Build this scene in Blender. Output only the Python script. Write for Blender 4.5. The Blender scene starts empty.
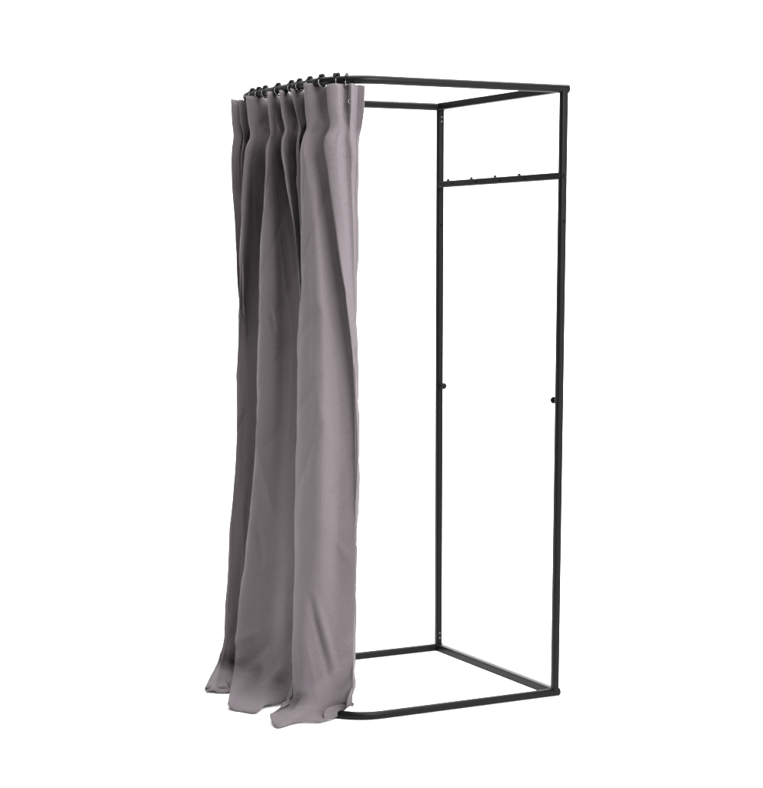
import bpy, bmesh, math, random
from mathutils import Vector, Matrix, noise
random.seed(7)
C = bpy.context.scene
COL = C.collection

# ------------------------------------------------------------------ camera
CAM = Vector((-3.2462, -5.8394, 1.4675))
YAW, PITCH, ROLL, F, CX, CY = 1.0953, 0.1766, -0.0019, 1811.15, 381.5, 578.08
PW, PH = 763.0, 788.0
fwd = Vector((math.cos(PITCH)*math.cos(YAW), math.cos(PITCH)*math.sin(YAW), -math.sin(PITCH)))
r0 = Vector((math.sin(YAW), -math.cos(YAW), 0.0))
u0 = r0.cross(fwd)
RIGHT = math.cos(ROLL)*r0 + math.sin(ROLL)*u0
UP = -math.sin(ROLL)*r0 + math.cos(ROLL)*u0

def proj(p):
    d = Vector(p) - CAM
    z = d.dot(fwd)
    return CX + F*d.dot(RIGHT)/z, CY - F*d.dot(UP)/z

def z_at(x, y, py):
    """height of the point above plan position (x, y) that shows at picture row py"""
    lo, hi = -0.1, 2.2
    for _ in range(50):
        mid_z = (lo+hi)/2
        if proj((x, y, mid_z))[1] < py: hi = mid_z
        else: lo = mid_z
    return (lo+hi)/2

def on_floor(px, py, z):
    d = fwd + RIGHT*((px-CX)/F) - UP*((py-CY)/F)
    t = (z - CAM.z)/d.z
    return CAM + d*t

cd = bpy.data.cameras.new('camera')
cam = bpy.data.objects.new('camera', cd)
COL.objects.link(cam)
m = Matrix((RIGHT, UP, -fwd)).transposed().to_4x4()
m.translation = CAM
cam.matrix_world = m
cd.sensor_fit = 'HORIZONTAL'
cd.sensor_width = 36.0
cd.lens = F/PW*36.0
cd.shift_y = (CY - PH/2)/PW
cd.clip_start = 0.1
cd.clip_end = 200
C.camera = cam

BACK = Vector((fwd.x, fwd.y, 0)).normalized(); SIDE = Vector((BACK.y, -BACK.x, 0))

# ------------------------------------------------------------------ materials
def new_mat(name):
    mt = bpy.data.materials.new(name)
    mt.use_nodes = True
    nt = mt.node_tree
    return mt, nt, nt.nodes['Principled BSDF']

def speckled(name, c, rough, metal=0.0, spec=0.5, scale=900, bump=0.15, var=0.25):
    mt, nt, b = new_mat(name)
    tc = nt.nodes.new('ShaderNodeTexCoord')
    n = nt.nodes.new('ShaderNodeTexNoise'); n.inputs['Scale'].default_value = scale
    n.inputs['Detail'].default_value = 3
    nt.links.new(tc.outputs['Object'], n.inputs['Vector'])
    r = nt.nodes.new('ShaderNodeValToRGB')
    r.color_ramp.elements[0].position = 0.3; r.color_ramp.elements[1].position = 0.7
    r.color_ramp.elements[0].color = (*[x*(1-var) for x in c], 1)
    r.color_ramp.elements[1].color = (*[x*(1+var) for x in c], 1)
    nt.links.new(n.outputs['Fac'], r.inputs['Fac'])
    nt.links.new(r.outputs['Color'], b.inputs['Base Color'])
    b.inputs['Roughness'].default_value = rough
    b.inputs['Metallic'].default_value = metal
    b.inputs['Specular IOR Level'].default_value = spec
    bp = nt.nodes.new('ShaderNodeBump'); bp.inputs['Strength'].default_value = bump
    bp.inputs['Distance'].default_value = 0.0005
    nt.links.new(n.outputs['Fac'], bp.inputs['Height'])
    nt.links.new(bp.outputs['Normal'], b.inputs['Normal'])
    return mt

BLACK = speckled('black_powder_coat', (0.0040, 0.0038, 0.0042), 0.36, spec=0.09)
PLASTIC = speckled('black_plastic', (0.004, 0.004, 0.004), 0.45, spec=0.10)
SCREW = speckled('dull_screw_metal', (0.11, 0.11, 0.115), 0.5, metal=0.3)
HOLE = speckled('hole_dark', (0.002, 0.002, 0.002), 0.9, spec=0.1)
STEEL = speckled('pale_metal', (0.17, 0.17, 0.175), 0.45, metal=0.4)

def fabric(name, c):
    mt, nt, b = new_mat(name)
    uv = nt.nodes.new('ShaderNodeUVMap'); uv.uv_map = 'UVMap'
    mp = nt.nodes.new('ShaderNodeMapping')
    nt.links.new(uv.outputs['UV'], mp.inputs['Vector'])
    def wave(direction, scale):
        w = nt.nodes.new('ShaderNodeTexWave'); w.bands_direction = direction
        w.inputs['Scale'].default_value = scale
        w.inputs['Distortion'].default_value = 1.2
        w.inputs['Detail'].default_value = 2
        w.inputs['Detail Scale'].default_value = 2.0
        nt.links.new(mp.outputs['Vector'], w.inputs['Vector'])
        return w
    wx, wy = wave('X', 210), wave('Y', 210)
    mx = nt.nodes.new('ShaderNodeMath'); mx.operation = 'ADD'
    nt.links.new(wx.outputs['Fac'], mx.inputs[0]); nt.links.new(wy.outputs['Fac'], mx.inputs[1])
    n = nt.nodes.new('ShaderNodeTexNoise'); n.inputs['Scale'].default_value = 260
    n.inputs['Detail'].default_value = 4
    st = nt.nodes.new('ShaderNodeMapping'); st.inputs['Scale'].default_value = (1.0, 0.35, 1)
    nt.links.new(uv.outputs['UV'], st.inputs['Vector'])
    nt.links.new(st.outputs['Vector'], n.inputs['Vector'])
    ad = nt.nodes.new('ShaderNodeMath'); ad.operation = 'MULTIPLY_ADD'
    nt.links.new(n.outputs['Fac'], ad.inputs[0]); ad.inputs[1].default_value = 1.6
    nt.links.new(mx.outputs['Value'], ad.inputs[2])
    bp = nt.nodes.new('ShaderNodeBump'); bp.inputs['Strength'].default_value = 0.3
    bp.inputs['Distance'].default_value = 0.0008
    nt.links.new(ad.outputs['Value'], bp.inputs['Height'])
    nt.links.new(bp.outputs['Normal'], b.inputs['Normal'])
    r = nt.nodes.new('ShaderNodeValToRGB')
    r.color_ramp.elements[0].position = 0.25; r.color_ramp.elements[1].position = 0.75
    r.color_ramp.elements[0].color = (*[x*0.92 for x in c], 1)
    r.color_ramp.elements[1].color = (*[x*1.08 for x in c], 1)
    nt.links.new(n.outputs['Fac'], r.inputs['Fac'])
    nt.links.new(r.outputs['Color'], b.inputs['Base Color'])
    b.inputs['Roughness'].default_value = 0.85
    b.inputs['Specular IOR Level'].default_value = 0.2
    b.inputs['Sheen Weight'].default_value = 0.10
    b.inputs['Sheen Roughness'].default_value = 0.5
    return mt
CLOTH = fabric('grey_curtain_fabric', (0.1065, 0.0915, 0.0985))
SEAM = fabric('grey_hem_thread', (0.080, 0.069, 0.074))

def white_paper():
    mt, nt, b = new_mat('white_studio_paper')
    n = nt.nodes.new('ShaderNodeTexNoise'); n.inputs['Scale'].default_value = 3
    r = nt.nodes.new('ShaderNodeValToRGB')
    r.color_ramp.elements[0].color = (0.90, 0.90, 0.90, 1)
    r.color_ramp.elements[1].color = (0.93, 0.93, 0.93, 1)
    nt.links.new(n.outputs['Fac'], r.inputs['Fac'])
    nt.links.new(r.outputs['Color'], b.inputs['Base Color'])
    b.inputs['Roughness'].default_value = 0.9
    b.inputs['Specular IOR Level'].default_value = 0.1
    return mt
PAPER = white_paper()

# ------------------------------------------------------------------ mesh helpers
def link(name, bm, mat, parent=None, smooth=True):
    me = bpy.data.meshes.new(name)
    bmesh.ops.recalc_face_normals(bm, faces=bm.faces)
    bm.to_mesh(me); bm.free()
    for p in me.polygons: p.use_smooth = smooth
    me.materials.append(mat)
    o = bpy.data.objects.new(name, me)
    COL.objects.link(o)
    if parent is not None: o.parent = parent
    return o

def sharp(o, deg=35):
    md = o.modifiers.new('edges', 'EDGE_SPLIT'); md.split_angle = math.radians(deg)
    return o

def circle(r, n=24):
    return [(r*math.cos(2*math.pi*i/n), r*math.sin(2*math.pi*i/n)) for i in range(n)]

def round_rect(w, h, r, n=5):
    out = []
    for cx, cy, a0 in ((w/2-r, h/2-r, 0), (-w/2+r, h/2-r, 90), (-w/2+r, -h/2+r, 180), (w/2-r, -h/2+r, 270)):
        for i in range(n+1):
            a = math.radians(a0 + 90*i/n)
            out.append((cx + r*math.cos(a), cy + r*math.sin(a)))
    return out

def sweep(bm, path, prof, up=(0, 0, 1), caps=True, closed=False):
    path = [Vector(p) for p in path]; up = Vector(up); rings = []
    n = len(path)
    for i, p in enumerate(path):
        if closed:
            t = (path[(i+1) % n] - path[i-1]).normalized()
        else:
            t = (path[min(i+1, n-1)] - path[max(i-1, 0)]).normalized()
        s = t.cross(up).normalized(); w = s.cross(t).normalized()
        rings.append([bm.verts.new(p + s*a + w*b) for a, b in prof])
    k = len(prof)
    for i in range(n if closed else n-1):
        A, B = rings[i], rings[(i+1) % n]
        for j in range(k):
            bm.faces.new((A[j], A[(j+1) % k], B[(j+1) % k], B[j]))
    if caps and not closed:
        bm.faces.new(rings[0]); bm.faces.new(list(reversed(rings[-1])))
    return bm

def lathe(bm, base, axis, prof, n=24):
    """prof = [(distance along axis, radius), ...]"""
    base = Vector(base); axis = Vector(axis).normalized()
    a = axis.orthogonal().normalized(); b = axis.cross(a)
    rings = []
    for d, r in prof:
        rings.append([bm.verts.new(base + axis*d + (a*math.cos(2*math.pi*i/n) + b*math.sin(2*math.pi*i/n))*r) for i in range(n)])
    for A, B in zip(rings, rings[1:]):
        for j in range(n):
            bm.faces.new((A[j], A[(j+1) % n], B[(j+1) % n], B[j]))
    bm.faces.new(rings[0]); bm.faces.new(list(reversed(rings[-1])))
    return bm

# ------------------------------------------------------------------ setting: seamless white studio sweep
def studio():
    back = Vector((fwd.x, fwd.y, 0)).normalized()
    side = Vector((back.y, -back.x, 0))
    prof = [(-14.0, 0.0), (-6, 0), (-2, 0), (0, 0), (2, 0), (4.5, 0.0)]
    R = 2.5
    for i in range(1, 17):
        a = math.pi/2*i/16
        prof.append((4.5 + R*math.sin(a), R - R*math.cos(a)))
    prof += [(7.0, 5.0), (7.0, 9.0)]
    bm = bmesh.new(); rows = []
    for d, z in prof:
        rows.append([bm.verts.new(back*d + side*x + Vector((0, 0, z))) for x in (-16, -8, -4, 0, 4, 8, 16)])
    for A, B in zip(rows, rows[1:]):
        for j in range(6):
            bm.faces.new((A[j], A[j+1], B[j+1], B[j]))
    o = link('floor', bm, PAPER)
    o['kind'] = 'structure'
    o['label'] = 'seamless white studio floor curving up into the backdrop'
    o['category'] = 'floor'
studio()

# ------------------------------------------------------------------ booth frame
W, D, RC = 0.8105, 0.7999, 0.1438
ZT, ZB, RT = 1.9875, 0.0130, 0.0130

def plan(n=20):
    """plan of the rail from the front upright round to the rear upright"""
    out = []
    for i in range(n+1):
        a = math.pi/2*i/n
        out.append((-(D-RC) - RC*math.sin(a), -(W-RC) - RC*math.cos(a)))
    for i in range(n+1):
        a = math.pi/2*i/n
        out.append((-(D-RC) - RC*math.cos(a), -RC + RC*math.sin(a)))
    return out

root = bpy.data.objects.new('changing_booth_frame', None)
root.location = (0, 0, 0)
COL.objects.link(root)
root['label'] = 'black metal tube frame of a free standing changing booth, open on the right'
root['category'] = 'changing booth'

def d_rail(name, z):
    path = [(0.013, -W, z), (-0.2, -W, z), (-0.45, -W, z)] + [(x, y, z) for x, y in plan()] + [(-0.45, 0, z), (-0.2, 0, z), (0.013, 0, z)]
    o = link(name, sweep(bmesh.new(), path, circle(RT, 28)), BLACK, root); sharp(o)
    for y in (-W, 0):
        bm = bmesh.new()
        lathe(bm, (0.0125, y, z), (1, 0, 0), [(0, RT*0.93), (0.0, RT*1.03), (0.004, RT*1.03), (0.0052, RT*0.9)])
        sharp(link('end_cap', bm, PLASTIC, o))
    return o
rail_top = d_rail('curtain_rail', ZT)
rail_bot = d_rail('floor_rail', ZB)

for z in (ZT, ZB):
    bm = bmesh.new()
    sweep(bm, [(-0.001, -W+0.004, z+0.0008), (-0.001, -0.004, z+0.0008)], round_rect(0.0245, 0.0245, 0.003))
    sharp(link('crossbar', bm, BLACK, root), 50)

US = 0.0232
def upright(y):
    bm = bmesh.new()
    sweep(bm, [(0.0005, y, ZB+0.004), (0.0005, y, 0.7), (0.0005, y, 1.4), (0.0005, y, ZT-0.004)], round_rect(US, US, 0.0055), up=(1, 0, 0))
    return sharp(link('upright', bm, BLACK, root), 60)
up_a, up_b = upright(0.0), upright(-W)

def disc(name, parent, base, axis, r, h, mat, dome=True):
    prof = [(-0.001, r), (h*0.6, r), (h, r*0.7)] if dome else [(-0.001, r), (h, r)]
    return sharp(link(name, lathe(bmesh.new(), base, axis, prof, 20), mat, parent), 40)

h = US/2
# bolt holes below the hanging bar, and pale screws at both ends of the rear upright
disc('bolt_hole', up_a, (0.0005, -h, 1.5715), (0, -1, 0), 0.0048, 0.0006, HOLE, False)
disc('bolt_hole', up_b, (0.0005, -W-h, 1.5715), (0, -1, 0), 0.0048, 0.0006, HOLE, False)
for z in (z_at(0, -h, 117.2), z_at(0, -h, 121.6), z_at(0, -h, 632.8), z_at(0, -h, 637.8)):
    disc('screw', up_a, (0.0005, -h, z), (0, -1, 0), 0.0029, 0.0012, SCREW)
# round wall-stop knobs, facing each other across the open side
for par, y, s in ((up_a, 0, -1), (up_b, -W, 1)):
    bm = bmesh.new()
    lathe(bm, (0.0005, y + s*(h-0.001), 0.9945), (0, s, 0),
          [(0, 0.0055), (0.018, 0.0055), (0.0185, 0.0095), (0.0205, 0.0112), (0.0255, 0.0112), (0.0285, 0.0095), (0.0293, 0.006)], 28)
    sharp(link('knob', bm, PLASTIC, par), 30)

# hanging bar with its pegs, slots and end bolts
ZH = 1.716
bm = bmesh.new()
sweep(bm, [(0.0, -W+h-0.002, ZH), (0.0, -h+0.002, ZH)], round_rect(0.0225, 0.0225, 0.004))
bar = sharp(link('hanging_bar', bm, BLACK, root), 50)
def y_at(px, z):
    lo, hi = -W, 0.0
    for _ in range(40):
        mid = (lo+hi)/2
        if proj((0, mid, z))[0] > px: lo = mid
        else: hi = mid
    return (lo+hi)/2
for px in (448.2, 471.4, 495.0, 519.2):
    y = y_at(px, ZH)
    bm = bmesh.new()
    lathe(bm, (0.0, y, ZH+0.0108), (0, 0, 1), [(0, 0.0062), (0.004, 0.0050), (0.0065, 0.0042), (0.0078, 0.002)], 16)
    sharp(link('peg', bm, PLASTIC, bar), 40)
    bm = bmesh.new()
    sweep(bm, [(-0.0108, y-0.052, ZH-0.001), (-0.0117, y-0.052, ZH-0.001)], [(a*3.6, b) for a, b in circle(0.0026, 18)])
    link('slot', bm, HOLE, bar, False)
for y, s in ((0, 1), (-W, -1)):
    disc('bolt', bar, (0.0, y + s*h, ZH), (0, s, 0), 0.0065, 0.006, PLASTIC)

# ------------------------------------------------------------------ curtain
# rail path as a function of arc length: from behind the rear corner to beyond the front upright
RP = [Vector((0.3, 0.0)), Vector((-(D-RC), 0.0))] + [Vector(p) for p in reversed(plan(30))] + [Vector((0.0, -W)), Vector((0.4, -W))]
RP = [RP[0]] + [b for a, b in zip(RP, RP[1:]) if (b-a).length > 1e-6]
SL = [0.0]
for a, b in zip(RP, RP[1:]): SL.append(SL[-1] + (b-a).length)
def rail_xy(s):
    s = max(0.0, min(SL[-1]-1e-6, s))
    lo, hi = 0, len(SL)-1
    while hi-lo > 1:
        mid = (lo+hi)//2
        if SL[mid] <= s: lo = mid
        else: hi = mid
    f = (s-SL[lo])/(SL[hi]-SL[lo])
    return RP[lo].lerp(RP[hi], f)
def rail_frame(s, e=0.07):
    p = rail_xy(s)
    t = (rail_xy(s+e) - rail_xy(s-e)).normalized()
    return p, Vector((t.y, -t.x))       # outward normal (clockwise walk seen from above)
S0 = 0.3 + (D-RC)                        # start of the rear corner
S_END = SL[-1] - 0.4
def solve(px, amp, z):
    """point at the given offset outside the rail whose place along the rail shows at px"""
    best = None
    n = 240
    prev = None
    for i in range(n+1):
        s = S0 + 0.02 + (S_END-S0-0.02)*i/n
        p, nn = rail_frame(s)
        q = p + nn*amp
        v = proj((q.x, q.y, z))[0] - px
        if prev is not None and prev[1] <= 0 < v:
            f = -prev[1]/(v-prev[1])
            return prev[0].lerp(q, f)
        if best is None or abs(v) < best[0]: best = (abs(v), q, v)
        prev = (q, v)
    q = best[1] + Vector((RIGHT.x, RIGHT.y))*(-best[2]*6.4/F)
    return q

YL = [90, 108, 124, 137, 170, 220, 290, 360, 450, 560, 640, 682, 703]
ZTOP = ZT - 0.0235
ZL = [ZTOP] + [z_at(-0.80, -0.77, y) for y in YL[1:-2]] + [0.097, 0.038]
print('levels', [round(z, 3) for z in ZL])
# amplitude along height for outer (bump) and inner (valley) columns
AB = [.030, .026, .020, .030, .036, .038, .040, .042, .046, .052, .060, .066, .078]
AV = [-.034, -.034, -.030, -.042, -.050, -.054, -.056, -.056, -.050, -.034, -.014, .004, .022]
def col(px, amp, hem, top=0.0): return dict(px=px, amp=amp, hem=hem, top=top*0.0033)
def k(a, f): return [x*f for x in a]
def mid(a, b, f=0.5, d=0): return [x+(y-x)*f+d for x, y in zip(a, b)]
def off(a, d): return [x+d for x in a]
B1 = [231.2, 232.4, 233.8, 232.2, 232, 235, 237.8, 241, 243, 242, 238, 234, 231]
B2 = [238.8, 241, 243.5, 242.5, 241.6, 242, 243, 245, 247, 246, 242, 237, 233]
B3 = [247, 249.5, 251.5, 248.4, 245.6, 243.4, 240, 237.6, 236.2, 231, 225.5, 221, 215]
B4 = [268, 270, 271.2, 268.5, 266.6, 264.5, 262, 260, 256.6, 248.6, 240.5, 236.5, 234.5]
B5 = [280.6, 284, 286.7, 284, 286.2, 293.5, 300, 303.5, 303, 300, 297, 294, 293]
B6 = [291.4, 296, 299.7, 298, 299, 301.5, 304.5, 306, 305, 302, 299, 296, 295]
B7 = [304.2, 305.6, 307, 303.5, 302.8, 302.5, 302.4, 300.4, 298.2, 295.6, 294.2, 292.6, 289.5]
B8 = [326.8, 328, 329, 324.8, 326.8, 334.5, 345, 353, 356, 354.5, 353, 351.5, 350.5]
E_ = [364.8, 363.8, 361.8, 360, 359, 358.8, 358, 359.5, 360.4, 357.8, 354.6, 353.2, 352.8]
V1, V2, V3, V4, V5, V6 = [off(b, 2.5) for b in (B2, B3, B4, B5, B6, B7)]
V7 = [331, 332, 332.5, 328.5, 331, 338, 348, 355, 357.5, 356, 354, 352.5, 351.5]
P1 = [338, 339, 339, 337, 337.5, 343, 350, 355.5, 357.5, 356, 353.6, 352.2, 351.5]
P2 = [346, 346.5, 346, 345, 346, 349, 353, 356.5, 358.3, 356.3, 354, 352.5, 351.8]
P3 = [351.5, 351, 350, 350.5, 351.5, 353.5, 355, 357.5, 359, 356.8, 354.2, 352.7, 352.1]
P4 = [357, 356, 355, 355.5, 355.5, 356, 356.8, 358.4, 359.7, 357.2, 354.4, 353, 352.5]
cols = [
    col(off(B1, 9), k(AV, 1.0), (236, 682, .006)),
    col(B1, AB, (226, 685, .006), 3),
    col(V1, k(AV, .7), (236, 684, .006), 2),
    col(B2, k(AB, .85), (228, 687, .006), 3),
    col(V2, AV, (236, 687, .006), 1),
    col(B3, AB, (204.5, 689.3, .012), 4.2),
    col(mid(B3, B4, .45), [.010, .006, .002, 0, -.008, -.012, -.018, -.022, -.022, -.016, 0, .016, .045], (221, 692.5, .005), 4.2),
    col(V3, k(AV, 1.25), (241, 692, .005), 1),
    col(B4, k(AB, 1.1), (228.5, 706, .014), 4.4),
    col(mid(B4, B5, .3), [.016, .012, .006, .010, .012, .014, .016, .016, .016, .020, .03, .045, .065], (241, 711, .005), 4.4),
    col(mid(B4, B5, .55), [.002, 0, -.004, -.008, -.014, -.018, -.020, -.020, -.018, -.010, .006, .036, .07], (256, 713, .005), 4.4),
    col(mid(B4, B5, .78), [-.014, -.016, -.018, -.028, -.036, -.044, -.048, -.048, -.042, -.024, .008, .024, .04], (266, 705.5, .012), 3),
    col(V4, k(AV, 1.3), (290, 701.5, .006), 1),
    col(B5, k(AB, .9), (290, 699, .006), 3),
    col(V5, AV, (296, 700, .006), 2),
    col(B6, k(AB, .8), (294, 701, .008), 4),
    col(V6, AV, (293, 705, .012), 2),
    col(B7, AB, (270, 716, .020), 5.5),
    col(mid(B7, B8, .16), [.026, .022, .018, .028, .032, .034, .038, .042, .050, .060, .072, .082, .105], (278.5, 727.2, .006), 5.5),
    col(mid(B7, B8, .42), [.010, .008, .004, .010, .018, .028, .036, .042, .046, .046, .044, .052, .07], (299, 722.5, .005), 5.5),
    col(mid(B7, B8, .72), [-.012, -.012, -.010, -.008, -.006, -.004, -.002, 0, .002, .008, .018, .016, .022], (322, 716, .026), 5),
    col(V7, [-.024, -.024, -.018, -.026, -.030, -.030, -.022, -.006, .012, .020, .016, .008, .006], (340, 711, .020), 0),
    col(B8, [.030, .026, .022, .032, .038, .042, .046, .036, .026, .016, .010, .004, -.010], (344, 709.0, .008), 1.5),
    col(P1, [.030, .026, .020, .030, .036, .038, .034, .028, .022, .012, .006, 0, -.020], (346.5, 709, .006), 2.2),
    col(P2, [-.004, -.004, .004, .012, .020, .026, .026, .022, .018, .008, .002, -.004, -.030], (349, 709.2, .006), 2),
    col(P3, [.026, .022, .012, .018, .024, .026, .024, .020, .014, .004, -.002, -.014, -.030], (350.2, 709.3, .006), 2),
    col(P4, [.002, .000, .002, .012, .016, .018, .016, .010, .004, -.004, -.008, -.018, -.036], (351.3, 709.4, .006), 1.2),
    col(E_, [.012, .012, .010, .008, .008, .006, 0, -.008, -.012, -.016, -.016, -.026, -.040], (352.6, 709.6, .006), 1),
]

def hermite(xs, ys, x):
    """smooth interpolation of vectors ys at parameters xs"""
    n = len(xs)
    if x <= xs[0]: return ys[0]
    if x >= xs[-1]: return ys[-1]
    i = 0
    while xs[i+1] < x: i += 1
    def tan(j):
        if j == 0: return (ys[1]-ys[0])/(xs[1]-xs[0])
        if j == n-1: return (ys[-1]-ys[-2])/(xs[-1]-xs[-2])
        d0 = (ys[j]-ys[j-1])/(xs[j]-xs[j-1]); d1 = (ys[j+1]-ys[j])/(xs[j+1]-xs[j])
        a, b = xs[j]-xs[j-1], xs[j+1]-xs[j]
        return (d0*b + d1*a)/(a+b)
    hh = xs[i+1]-xs[i]; t = (x-xs[i])/hh
    m0, m1 = tan(i)*hh, tan(i+1)*hh
    t2, t3 = t*t, t*t*t
    return ys[i]*(2*t3-3*t2+1) + m0*(t3-2*t2+t) + ys[i+1]*(-2*t3+3*t2) + m1*(t3-t2)

def build_curtain():
    NR, SUB = 230, 14
    ctrl = []
    vpar = [(ZTOP-z)/ZTOP for z in ZL] + [1.015]
    for c in cols:
        pts = []
        for z, px, a in zip(ZL, c['px'], c['amp']):
            q = solve(px, a, z)
            pts.append(Vector((q.x, q.y, z + (c['top'] + 0.004 if z > 1.95 else 0))))
        hx, hy, hz = c['hem']
        pts.append(on_floor(hx, hy, hz))
        ctrl.append(pts)
    # the two rear folds hang tucked behind the third one lower down
    for j, (db, ds) in enumerate(((.11, .035), (.085, .012), (.08, .035), (.055, .014), (.045, .032))):
        for i in range(7, len(ZL)):
            q = ctrl[5][i]
            ctrl[j][i] = q + BACK*db + SIDE*ds
    # rows: dense near the pinch and the hem
    rows = []
    for r in range(NR+1):
        t = r/NR
        rows.append(t*1.015)
    rows[-1] = 1.015
    grid = []
    for v in rows:
        cp = [hermite(vpar, pts, v) for pts in ctrl]
        # chord-length parameters keep the folds round
        ts = [0.0]
        for a, b in zip(cp, cp[1:]): ts.append(ts[-1] + max(0.004, (b-a).length)**0.6)
        line = []
        for i in range(len(cp)-1):
            for j in range(SUB):
                x = ts[i] + (ts[i+1]-ts[i])*j/SUB
                line.append(hermite(ts, cp, x))
        line.append(cp[-1])
        grid.append(line)
    ncol = len(grid[0])
    SU = [0.0]
    for a, b in zip(grid[NR//4], grid[NR//4][1:]): SU.append(SU[-1] + (b-a).length)
    # soft wrinkles pushed along the cloth normal
    out = []
    for r, line in enumerate(grid):
        v = rows[r]
        new = []
        for i, p in enumerate(line):
            du = line[min(i+1, ncol-1)] - line[max(i-1, 0)]
            dv = grid[min(r+1, NR)][i] - grid[max(r-1, 0)][i]
            nn = du.cross(dv)
            nn = -nn.normalized() if nn.length > 1e-12 else Vector((0, -1, 0))
            env = min(1.0, v*9+0.12)
            w = i/SUB
            su = SU[i]
            a = noise.noise(Vector((su*6.0, p.z*1.7, 3.1)))*0.0085
            a += noise.noise(Vector((su*13.0+p.z*1.5, p.z*4.2, 7.7)))*0.0042
            a += noise.noise(Vector((su*17.0-p.z*5.0, p.z*8.0, 1.2)))*0.0020*(0.5+v)
            a += noise.noise(Vector((su*30.0, p.z*20.0, 5.2)))*0.0006
            # sharp drag lines, mostly upright
            c1 = 1 - abs(noise.noise(Vector((su*9.0+p.z*0.9, p.z*1.5, 11.0))))
            c2 = 1 - abs(noise.noise(Vector((su*7.0-p.z*2.2, p.z*2.4, 23.0))))
            a += 0.0042*c1**7 - 0.0042*c2**8
            # crumpled where it lies on the floor and where the header is gathered
            low = max(0.0, (v-0.86)/0.14)*(1.0 if w < 17.5 else 0.25)
            a += low*0.006*noise.noise(Vector((su*15.0, p.z*14.0, 4.4)))
            a += low*0.0035*(1-abs(noise.noise(Vector((su*14.0+p.z*9, p.z*13.0, 8.4)))))**5
            a -= 0.003*math.exp(-((v-0.058-0.006*noise.noise(Vector((su*16, 2.2, 0))))/0.008)**2)
            gat = math.exp(-((v-0.062)/0.022)**2)
            a += gat*0.006*noise.noise(Vector((su*24.0, p.z*22.0, 6.1)))
            sx, sy = proj(p)
            for x0, y0, x1, y1, wd, dp in CREASES:
                dx, dy = x1-x0, y1-y0
                L2 = dx*dx+dy*dy
                tt = ((sx-x0)*dx + (sy-y0)*dy)/L2
                if -0.1 < tt < 1.1:
                    dist = ((sx-x0)*dy - (sy-y0)*dx)/math.sqrt(L2)
                    fall = max(0.0, math.sin(math.pi*min(1, max(0, (tt+0.1)/1.2))))
                    a += dp*fall*math.exp(-(dist/wd)**2)
            # the leading corner is turned under along a slanting fold
            dd = ((sy-713)*40 + (sx-310)*29)/49.4
            if dd > 0 and sx > 300 and v > 0.85 and w > 17:
                t = min(1.0, dd/18.0)
                a -= 0.017*t*t*(3-2*t)
            q = p + nn*a*env
            if r < 6: q.z += noise.noise(Vector((w*1.3, 0.5, 2.0)))*0.005*(1-r/6)
            q.z = max(q.z, 0.0045)
            new.append(q)
        out.append(new)
    return out, rows
# creases seen in the photograph: start, end, width and depth in the cloth (metres)
CREASES = [
    (311, 598, 328, 674, 3.0, -0.012), (316, 596, 336, 672, 3.5, 0.009),
    (236, 642, 264, 628, 5, 0.009), (240, 668, 270, 642, 5, -0.010),
    (262, 694, 288, 664, 6, 0.012), (248, 694, 264, 660, 5, -0.010), (236, 690, 250, 676, 5, 0.008),
    (264, 284, 274, 318, 3, 0.006), (269, 298, 274, 332, 2.5, -0.007),
    (296, 704, 345, 660, 6, 0.010), (318, 708, 352, 672, 5, -0.010), (330, 646, 352, 640, 4, 0.006),
    (274, 716, 304, 694, 4, -0.016), (278, 724, 312, 706, 4, 0.010), (212, 680, 232, 670, 4, 0.006),
    (252, 128, 264, 112, 4, 0.008), (308, 128, 322, 110, 4, 0.008), (332, 142, 346, 118, 4, -0.008), (256, 132, 266, 120, 3, -0.006), (312, 134, 322, 120, 3, -0.007),
    (272, 140, 282, 120, 3, -0.005), (292, 142, 298, 120, 3, -0.004), (346, 104, 346, 128, 2.5, -0.004),
    (240, 300, 246, 340, 3, 0.004), (256, 520, 262, 560, 3, -0.005), (336, 540, 352, 560, 4, 0.004),
]
grid, rows = build_curtain()

def cloth_mesh(name, g, mat, parent=None, thick=0.0016, u0=0.0):
    bm = bmesh.new()
    uvl = bm.loops.layers.uv.new('UVMap')
    vs = [[bm.verts.new(p) for p in line] for line in g]
    # one cloth metre = one uv unit, measured along a middle row
    midr = g[len(g)//3]
    us = [u0]
    for a, b in zip(midr, midr[1:]): us.append(us[-1] + (b-a).length)
    for r in range(len(g)-1):
        for i in range(len(g[0])-1):
            f = bm.faces.new((vs[r][i], vs[r+1][i], vs[r+1][i+1], vs[r][i+1]))
            for l, (rr, ii) in zip(f.loops, ((r, i), (r+1, i), (r+1, i+1), (r, i+1))):
                l[uvl].uv = (us[ii], -2.0*rr/len(g))
    me = bpy.data.meshes.new(name)
    bm.to_mesh(me); bm.free()
    for p in me.polygons: p.use_smooth = True
    me.materials.append(mat)
    o = bpy.data.objects.new(name, me); COL.objects.link(o)
    sd = o.modifiers.new('thickness', 'SOLIDIFY'); sd.thickness = thick; sd.offset = 0
    if parent is not None: o.parent = parent
    return o
curtain = cloth_mesh('curtain', grid, CLOTH)
curtain['label'] = 'long grey pleated curtain bunched at the left, its hem lying on the floor'
curtain['category'] = 'curtain'

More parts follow.
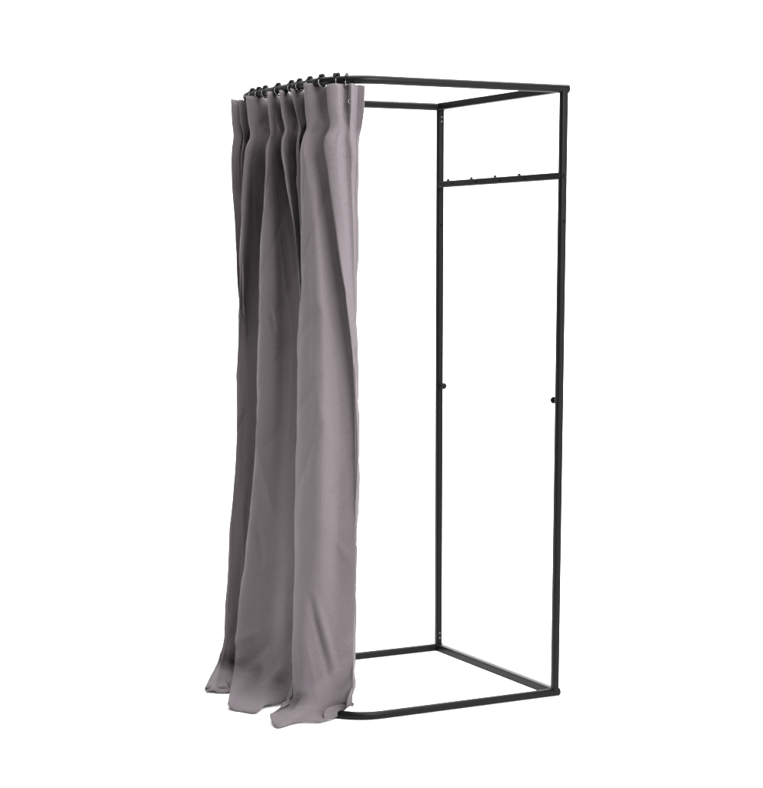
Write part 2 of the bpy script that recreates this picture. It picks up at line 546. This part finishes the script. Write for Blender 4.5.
# stitching: lines of thread lying in the cloth above the hem, below the header and along the leading edge
def thread(name, pts):
    bm = bmesh.new()
    sweep(bm, pts, circle(0.0009, 6), up=(0.31, 0.11, 0.94))
    o = link(name, bm, SEAM, curtain)
    return o
NRr, NCc = len(grid)-1, len(grid[0])-1
def lifted(r, i, d=0.0010):
    du = grid[r][min(i+1, NCc)] - grid[r][max(i-1, 0)]
    dv = grid[min(r+1, NRr)][i] - grid[max(r-1, 0)][i]
    n = du.cross(dv)
    n = n.normalized() if n.length > 1e-12 else Vector((0, -1, 0))
    if n.dot(CAM - grid[r][i]) < 0: n = -n
    return grid[r][i] + n*d
r_hem = NRr - 7
thread('hem_stitching', [grid[r_hem][i] + Vector((0, 0, 0.0004)) for i in range(0, NCc+1)])
thread('edge_stitching', [lifted(r, NCc-9) for r in range(1, NRr)])

def grid_point(px, py):
    best = None
    for line in grid:
        for p in line:
            x, y = proj(p)
            d = (x-px)**2 + (y-py)**2
            dep = (p-CAM).dot(fwd)
            if d < 2.5 and (best is None or dep < best[0]): best = (dep, p.copy())
    return best[1] if best else None

# small eyelet in the leading pleat of the header
q = grid_point(348.5, 101.5)
if q is not None:
    ax = (CAM - q); ax.z = 0; ax.normalize()
    bm = bmesh.new()
    ang = [2*math.pi*i/24 for i in range(24)]
    a = Vector((0, 0, 1)); b = ax.cross(a)
    sweep(bm, [q + ax*0.004 + (a*math.cos(t) + b*math.sin(t))*0.0048 for t in ang], circle(0.0013, 10), up=tuple(ax), closed=True)
    ey = link('eyelet', bm, STEEL, curtain)
    link('eyelet_hole', lathe(bmesh.new(), q + ax*0.002, ax, [(0, 0.0042), (0.002, 0.0042)], 18), HOLE, ey)

# ------------------------------------------------------------------ curtain rings
def rail_s_at(px):
    prev = None
    for i in range(600):
        s = S0 + 0.05 + (S_END-S0-0.05)*i/600
        p = rail_xy(s)
        v = proj((p.x, p.y, ZT))[0] - px
        if prev is not None and prev[1] <= 0 < v: return s
        prev = (s, v)
    return S0
def ring_mesh(bm):
    R = RT + 0.0035
    sweep(bm, [(0, R*math.cos(2*math.pi*i/32), R*math.sin(2*math.pi*i/32)) for i in range(32)], circle(0.0021, 10), up=(1, 0, 0), closed=True)
def glider_mesh(bm):
    for x in (-0.006, 0.007):
        lathe(bm, (x, 0, RT-0.002), (0, 0, 1), [(0, 0.0068), (0.006, 0.0074), (0.0100, 0.006), (0.0125, 0.003)], 14)
    sweep(bm, [(-0.010, 0, RT+0.0014), (0.011, 0, RT+0.0014)], round_rect(0.013, 0.0045, 0.0015))
def hook_mesh(bm):
    R = RT + 0.0035
    sweep(bm, [(0.008, -R+0.001, 0.004), (0.008, -R-0.0008, 0.0), (0.008, -R, -0.008), (0.008, -R+0.006, -0.015), (0.008, -R+0.016, -0.021)],
          circle(0.0013, 8), up=(1, 0, 0))

RINGS = [(246.0, 'black curtain ring at the far left end of the row, last before the rear corner'),
         (252.3, 'second black curtain ring from the far left end of the row'),
         (258.8, 'third black curtain ring from the far left end of the row'),
         (265.2, 'fourth black curtain ring from the far left, close beside the third'),
         (278.0, 'black curtain ring alone with a wide gap either side, above the fourth pleat'),
         (291.5, 'sixth black curtain ring from the curtain opening, left one of a close pair'),
         (299.6, 'fifth black curtain ring from the curtain opening, right one of a close pair'),
         (309.8, 'fourth black curtain ring from the curtain opening, above the left of the broad pleat'),
         (321.4, 'third black curtain ring from the curtain opening, above the right of the broad pleat'),
         (336.0, 'black curtain ring with glider second from the curtain opening, above the pale pleat'),
         (346.6, 'bare thin curtain ring without a glider at the leading edge above the eyelet')]
proto = None
for i, (px, lab) in enumerate(RINGS):
    s = rail_s_at(px)
    p, nn = rail_frame(s, 0.02)
    ang = math.atan2(-nn.x, nn.y) + math.pi
    last = i == len(RINGS)-1
    if proto is None:
        bm = bmesh.new(); ring_mesh(bm)
        o = link('curtain_ring', bm, PLASTIC)
        bm = bmesh.new(); glider_mesh(bm)
        sharp(link('glider', bm, PLASTIC, o), 50)
        bm = bmesh.new(); hook_mesh(bm)
        link('hook', bm, STEEL, o)
        proto = o
    else:
        o = proto.copy(); COL.objects.link(o)
        for ch in list(proto.children):
            if last and ch.name.startswith('glider'): continue
            c2 = ch.copy(); COL.objects.link(c2); c2.parent = o
            if last: c2.location.x = -0.008
    o.location = (p.x, p.y, ZT)
    o.rotation_euler = (0, 0, ang)
    o.scale = (1.2, 1.0, 1.15) if last else (0.88, 1.0, 0.96)
    o['label'] = lab
    o['category'] = 'curtain ring'
    o['group'] = 'curtain rings on the top rail'

# ------------------------------------------------------------------ studio light
w = bpy.data.worlds.new('World'); C.world = w; w.use_nodes = True
bg = w.node_tree.nodes['Background']
bg.inputs['Color'].default_value = (1, 1, 1, 1)
bg.inputs['Strength'].default_value = 0.10

def area(name, pos, target, sx, sy, power, color=(1, 1, 1)):
    ld = bpy.data.lights.new(name, 'AREA'); ld.shape = 'RECTANGLE'
    ld.size = sx; ld.size_y = sy; ld.energy = power; ld.color = color
    o = bpy.data.objects.new(name, ld); COL.objects.link(o)
    P = BACK*pos[0] + SIDE*pos[1] + Vector((0, 0, pos[2]))
    T = BACK*target[0] + SIDE*target[1] + Vector((0, 0, target[2]))
    o.location = P
    o.rotation_euler = (T-P).to_track_quat('-Z', 'Y').to_euler()
    return o
area('overhead_softbox', (0.5, 0, 5.5), (0.5, 0, 0), 6, 6, 850)
area('key_softbox', (-3.6, 1.5, 3.0), (0, -0.2, 1.2), 2.2, 2.2, 350)
area('left_fill', (-2.0, -4.0, 2.2), (0, 0, 1.1), 1.4, 2.0, 16)
area('right_strip', (-2.9, 4.1, 1.6), (0, 0.2, 1.1), 1.0, 2.6, 70)
area('backdrop_light', (2.5, 0, 5.5), (6.5, 0, 1.5), 8, 1.5, 900)

C.view_settings.view_transform = 'Standard'
C.view_settings.look = 'None'
C.view_settings.exposure = 0
C.view_settings.gamma = 1
